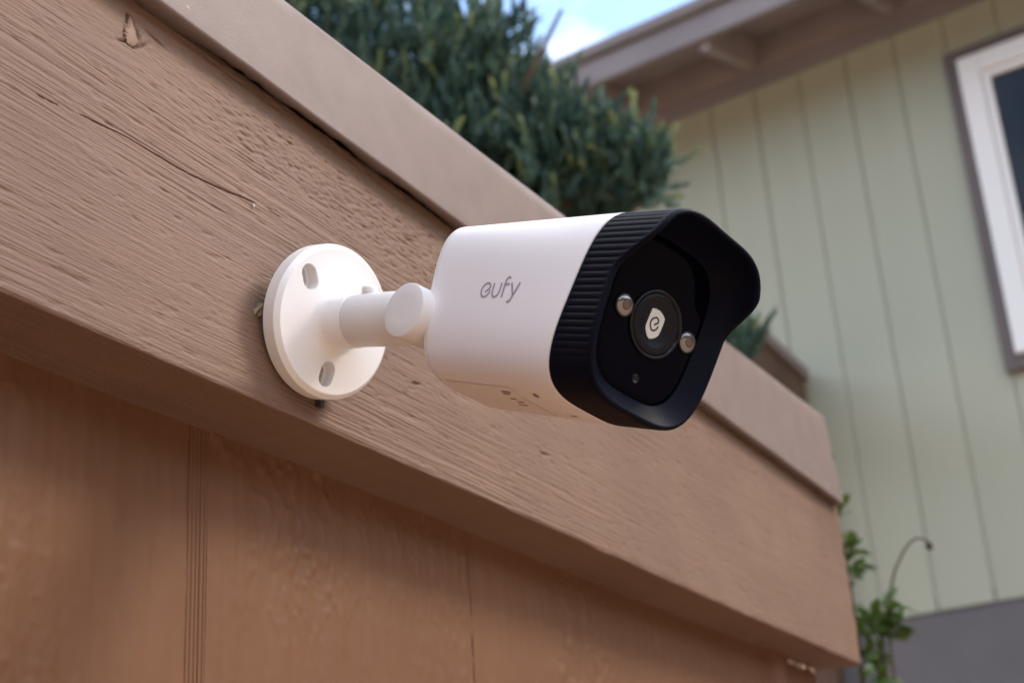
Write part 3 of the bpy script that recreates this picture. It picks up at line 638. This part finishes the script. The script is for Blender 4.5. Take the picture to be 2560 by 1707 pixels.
def shoots(lobes, seed, ll, lw, sl_, nl, up=.75):
    r = np.random.default_rng(seed); VV, QQ, TT = [], [], []; base = 0
    for c, rad, cnt in lobes:
        d = r.normal(size=(cnt, 3)); d /= np.linalg.norm(d, axis=1)[:, None]; rr = r.random(cnt)**.42
        pos = np.array(c)+[0, 0, EYE]+d*np.array(rad)*rr[:, None]
        ax = d*(1-up)+np.array([0, 0, 1.])*up+r.normal(size=(cnt, 3))*.28; ax /= np.linalg.norm(ax, axis=1)[:, None]
        ln = sl_*(.6+.8*r.random(cnt)); tn = r.random(cnt)**1.4
        for k in range(nl):
            f_ = (k+.5)/nl; ang = k*2.39996+r.random(cnt)*.6
            ref = np.where(np.abs(ax[:, 2:]) < .9, [[0, 0, 1.]], [[1., 0, 0]]); a = np.cross(ax, ref); a /= np.linalg.norm(a, axis=1)[:, None]; b = np.cross(ax, a)
            side = a*np.cos(ang)[:, None]+b*np.sin(ang)[:, None]
            sp = .80-.45*f_
            dirv = side*sp+ax*(.75+.6*f_); dirv /= np.linalg.norm(dirv, axis=1)[:, None]
            wv_ = np.cross(dirv, ax); wv_ /= np.linalg.norm(wv_, axis=1)[:, None]+1e-9
            p0 = pos+ax*(ln*f_)[:, None]; le = (ll*(1-.35*f_)*(.75+.5*r.random(cnt)))[:, None]; hw = lw*(.8+.4*r.random(cnt))[:, None]
            mid = p0+dirv*le*.5-ax*le*.04; tip = p0+dirv*le+ax*le*.10
            v = np.stack([p0, mid+wv_*hw, tip, mid-wv_*hw], 1).reshape(-1, 3)
            VV.append(v); TT.append(np.clip(tn*(.45+.6*f_)+.12*(r.random(cnt)-.5), 0, 1)); QQ.append(np.arange(cnt*4).reshape(-1, 4)+base); base += cnt*4
    return np.concatenate(VV), np.concatenate(QQ), np.concatenate(TT)
V, Q, TT = shoots([(c_, r_, int(n_*1.35)) for c_, r_, n_ in lobes], 5, .026, .0040, .072, 24)
cme = npmesh('crown', V-HG, Q, False); at_ = cme.attributes.new('tint', 'FLOAT', 'FACE'); at_.data.foreach_set('value', TT.astype(np.float32))
cr_ = link('crown', cme, M['yew'], hedge); cr_['kind'] = 'stuff'
def hbranch(path, r0, r1):
    path = [Vector(p)+Vector((0, 0, EYE)) for p in path]
    V, Fc = tube(path, list(np.linspace(r0, r1, len(path))), 8); link('branch', mesh('branch', [v-Vector(HG) for v in V], Fc, True), M['bark'], hedge)
V, Fc = tube([(2.3, 1.5, 0), (2.31, 1.5, .9), (2.30, 1.52, 1.9), (2.32, 1.5, 2.7)], [.06, .05, .04, .025], 10); link('trunk', mesh('trunk', [v-Vector(HG) for v in V], Fc, True), M['bark'], hedge)
for tip in ((2.43, .95, 1.42), (2.40, 1.13, 1.55), (2.36, 1.22, 1.75), (2.40, 1.42, 2.0), (2.2, 1.75, 2.1), (2.28, 1.0, 1.72), (2.32, .76, .93)):
    hbranch([(2.31, 1.5, .95), (2.35, 1.4, 1.15), tuple(.45*np.array((2.35, 1.4, 1.15))+.55*np.array(tip)+[0, 0, .03]), tip], .022, .004)

# glossy-leaved plant growing up past the end of the wall
M['gleaf'] = leaf_mat('glossy_leaf', (.03, .07, .022), (.07, .12, .025), (.20, .24, .045))
plant = root('leafy_plant', 'green leafy plant growing at the end of the brown wall', 'plant', (1.82, .47, 0))
PLc = Vector((1.82, .47, 0))
def leafmesh(ln, wd, bend):
    V = []; n = 7
    for k in range(n+1):
        t = k/n; w_ = wd*(math.sin(math.pi*t**1.35)**.85) if 0 < t < 1 else 0.0004; z = -bend*t*t*ln
        V += [(t*ln, -w_, z+.25*w_), (t*ln, 0, z), (t*ln, w_, z+.25*w_)]
    return mesh('leaf', V, [(3*k+j, 3*k+j+1, 3*k+j+4, 3*k+j+3) for k in range(n) for j in (0, 1)], True)
LM = [leafmesh(.032, .0062, .2), leafmesh(.038, .0070, .30), leafmesh(.025, .0060, .05)]
for m_ in LM: m_.materials.append(M['gleaf'])
def leaf(p, d, k, roll, sc_=1):
    o = bpy.data.objects.new('leaf', LM[k]); COL.objects.link(o); o.parent = plant
    d = Vector(d).normalized(); q = d.to_track_quat('X', 'Z') @ Matrix.Rotation(roll, 3, 'X').to_quaternion()
    o.rotation_euler = q.to_euler(); o.location = Vector(p)-PLc; o.scale = (sc_,)*3
def rosette(p, ax, n, spread, sc_=1):
    ax = Vector(ax).normalized(); a = ax.orthogonal().normalized(); b = ax.cross(a)
    n = int(n*1.8)
    for k in range(n):
        t = k*2.4+rng.random()*.5; s_ = spread*(.6+.6*rng.random())
        leaf(Vector(p)+Vector((rng.gauss(0, .004), rng.gauss(0, .005), EYE+rng.gauss(0, .006)))+ax*(-.016*k/n), ax*(1-.55*s_)+(a*math.cos(t)+b*math.sin(t))*s_, rng.randrange(3), rng.uniform(-.7, .7), sc_*(.8+.4*rng.random()))
for p, ax, n, sp, s_ in (((1.800, .462, .425), (.1, -.6, .8), 8, .9, 1), ((1.803, .455, .398), (0, -.9, .2), 6, .8, 1.1), ((1.785, .462, .465), (0, -.4, .9), 4, .7, .8), ((1.772, .463, .532), (0, -.3, .9), 3, .5, .7),
                         ((1.806, .468, .378), (0, -.8, .3), 3, .8, .6), ((1.809, .470, .345), (0, -.8, .2), 4, .8, .7), ((1.820, .448, .318), (0, -.5, .8), 9, .95, 1.1), ((1.824, .428, .320), (0, -.7, .7), 9, .9, 1), ((1.822, .456, .290), (0, -.5, .4), 8, .95, 1.05), ((1.826, .43, .335), (0, -.9, .5), 5, .7, 1.1), ((1.828, .45, .26), (0, -.5, .3), 7, .9, 1), ((1.79, .50, .21), (0, -.6, .3), 8, .9, 1.1), ((1.70, .53, .17), (0, -.6, .3), 8, .9, 1.1)):
    rosette(p, ax, n, sp, s_)
def pstem(path, r0, r1, name='stem', par=None, off=None, m=None):
    V, Fc = tube([Vector(p)+Vector((0, 0, EYE)) for p in path], list(np.linspace(r0, r1, len(path))), 7)
    return link(name, mesh(name, [v-(off or PLc) for v in V], Fc, True), m or M['bark'], par or plant)
pstem([(1.82, .47, -EYE), (1.83, .50, -.6), (1.82, .475, .1), (1.815, .468, .33), (1.802, .465, .42), (1.772, .468, .53)], .006, .0012)
pstem([(1.82, .47, -EYE), (1.85, .46, -.5), (1.835, .445, .1), (1.822, .44, .31)], .005, .002)
pstem([(1.82, .48, -.4), (1.80, .5, .0), (1.79, .50, .21)], .004, .002); pstem([(1.82, .48, -.5), (1.73, .52, .0), (1.70, .53, .17)], .004, .002)
# dried stalk that hooks over at the tip
SO = Vector((1.83, .435, 0)); stalk = root('dried_flower_stalk', 'thin brown dried flower stalk hooking over at its tip', 'plant', SO)
dry = mat('dry_stalk', (.10, .085, .065), .8, .1); dryh = mat('dry_seed_head', (.07, .05, .05), .85, .1, bump=.6, bscale=300)
pstem([(1.83, .435, -EYE), (1.84, .44, -.6), (1.832, .436, .15), (1.823, .430, .31), (1.819, .424, .348), (1.815, .408, .385), (1.814, .394, .405), (1.814, .384, .4155), (1.815, .375, .4195), (1.817, .3675, .4175), (1.819, .3635, .412)], .0022, .0013, 'stem', stalk, SO, dry)
bm = bmesh.new(); bmesh.ops.create_icosphere(bm, subdivisions=3, radius=.0042)
for v in bm.verts: v.co *= 1+.35*(rng.random()-.4); v.co.z *= 1.3
me = bpy.data.meshes.new('seed_head'); bm.to_mesh(me); bm.free(); o = link('seed_head', me, dryh, stalk); o.location = Vector((1.8200, .3625, .4080+EYE))-SO
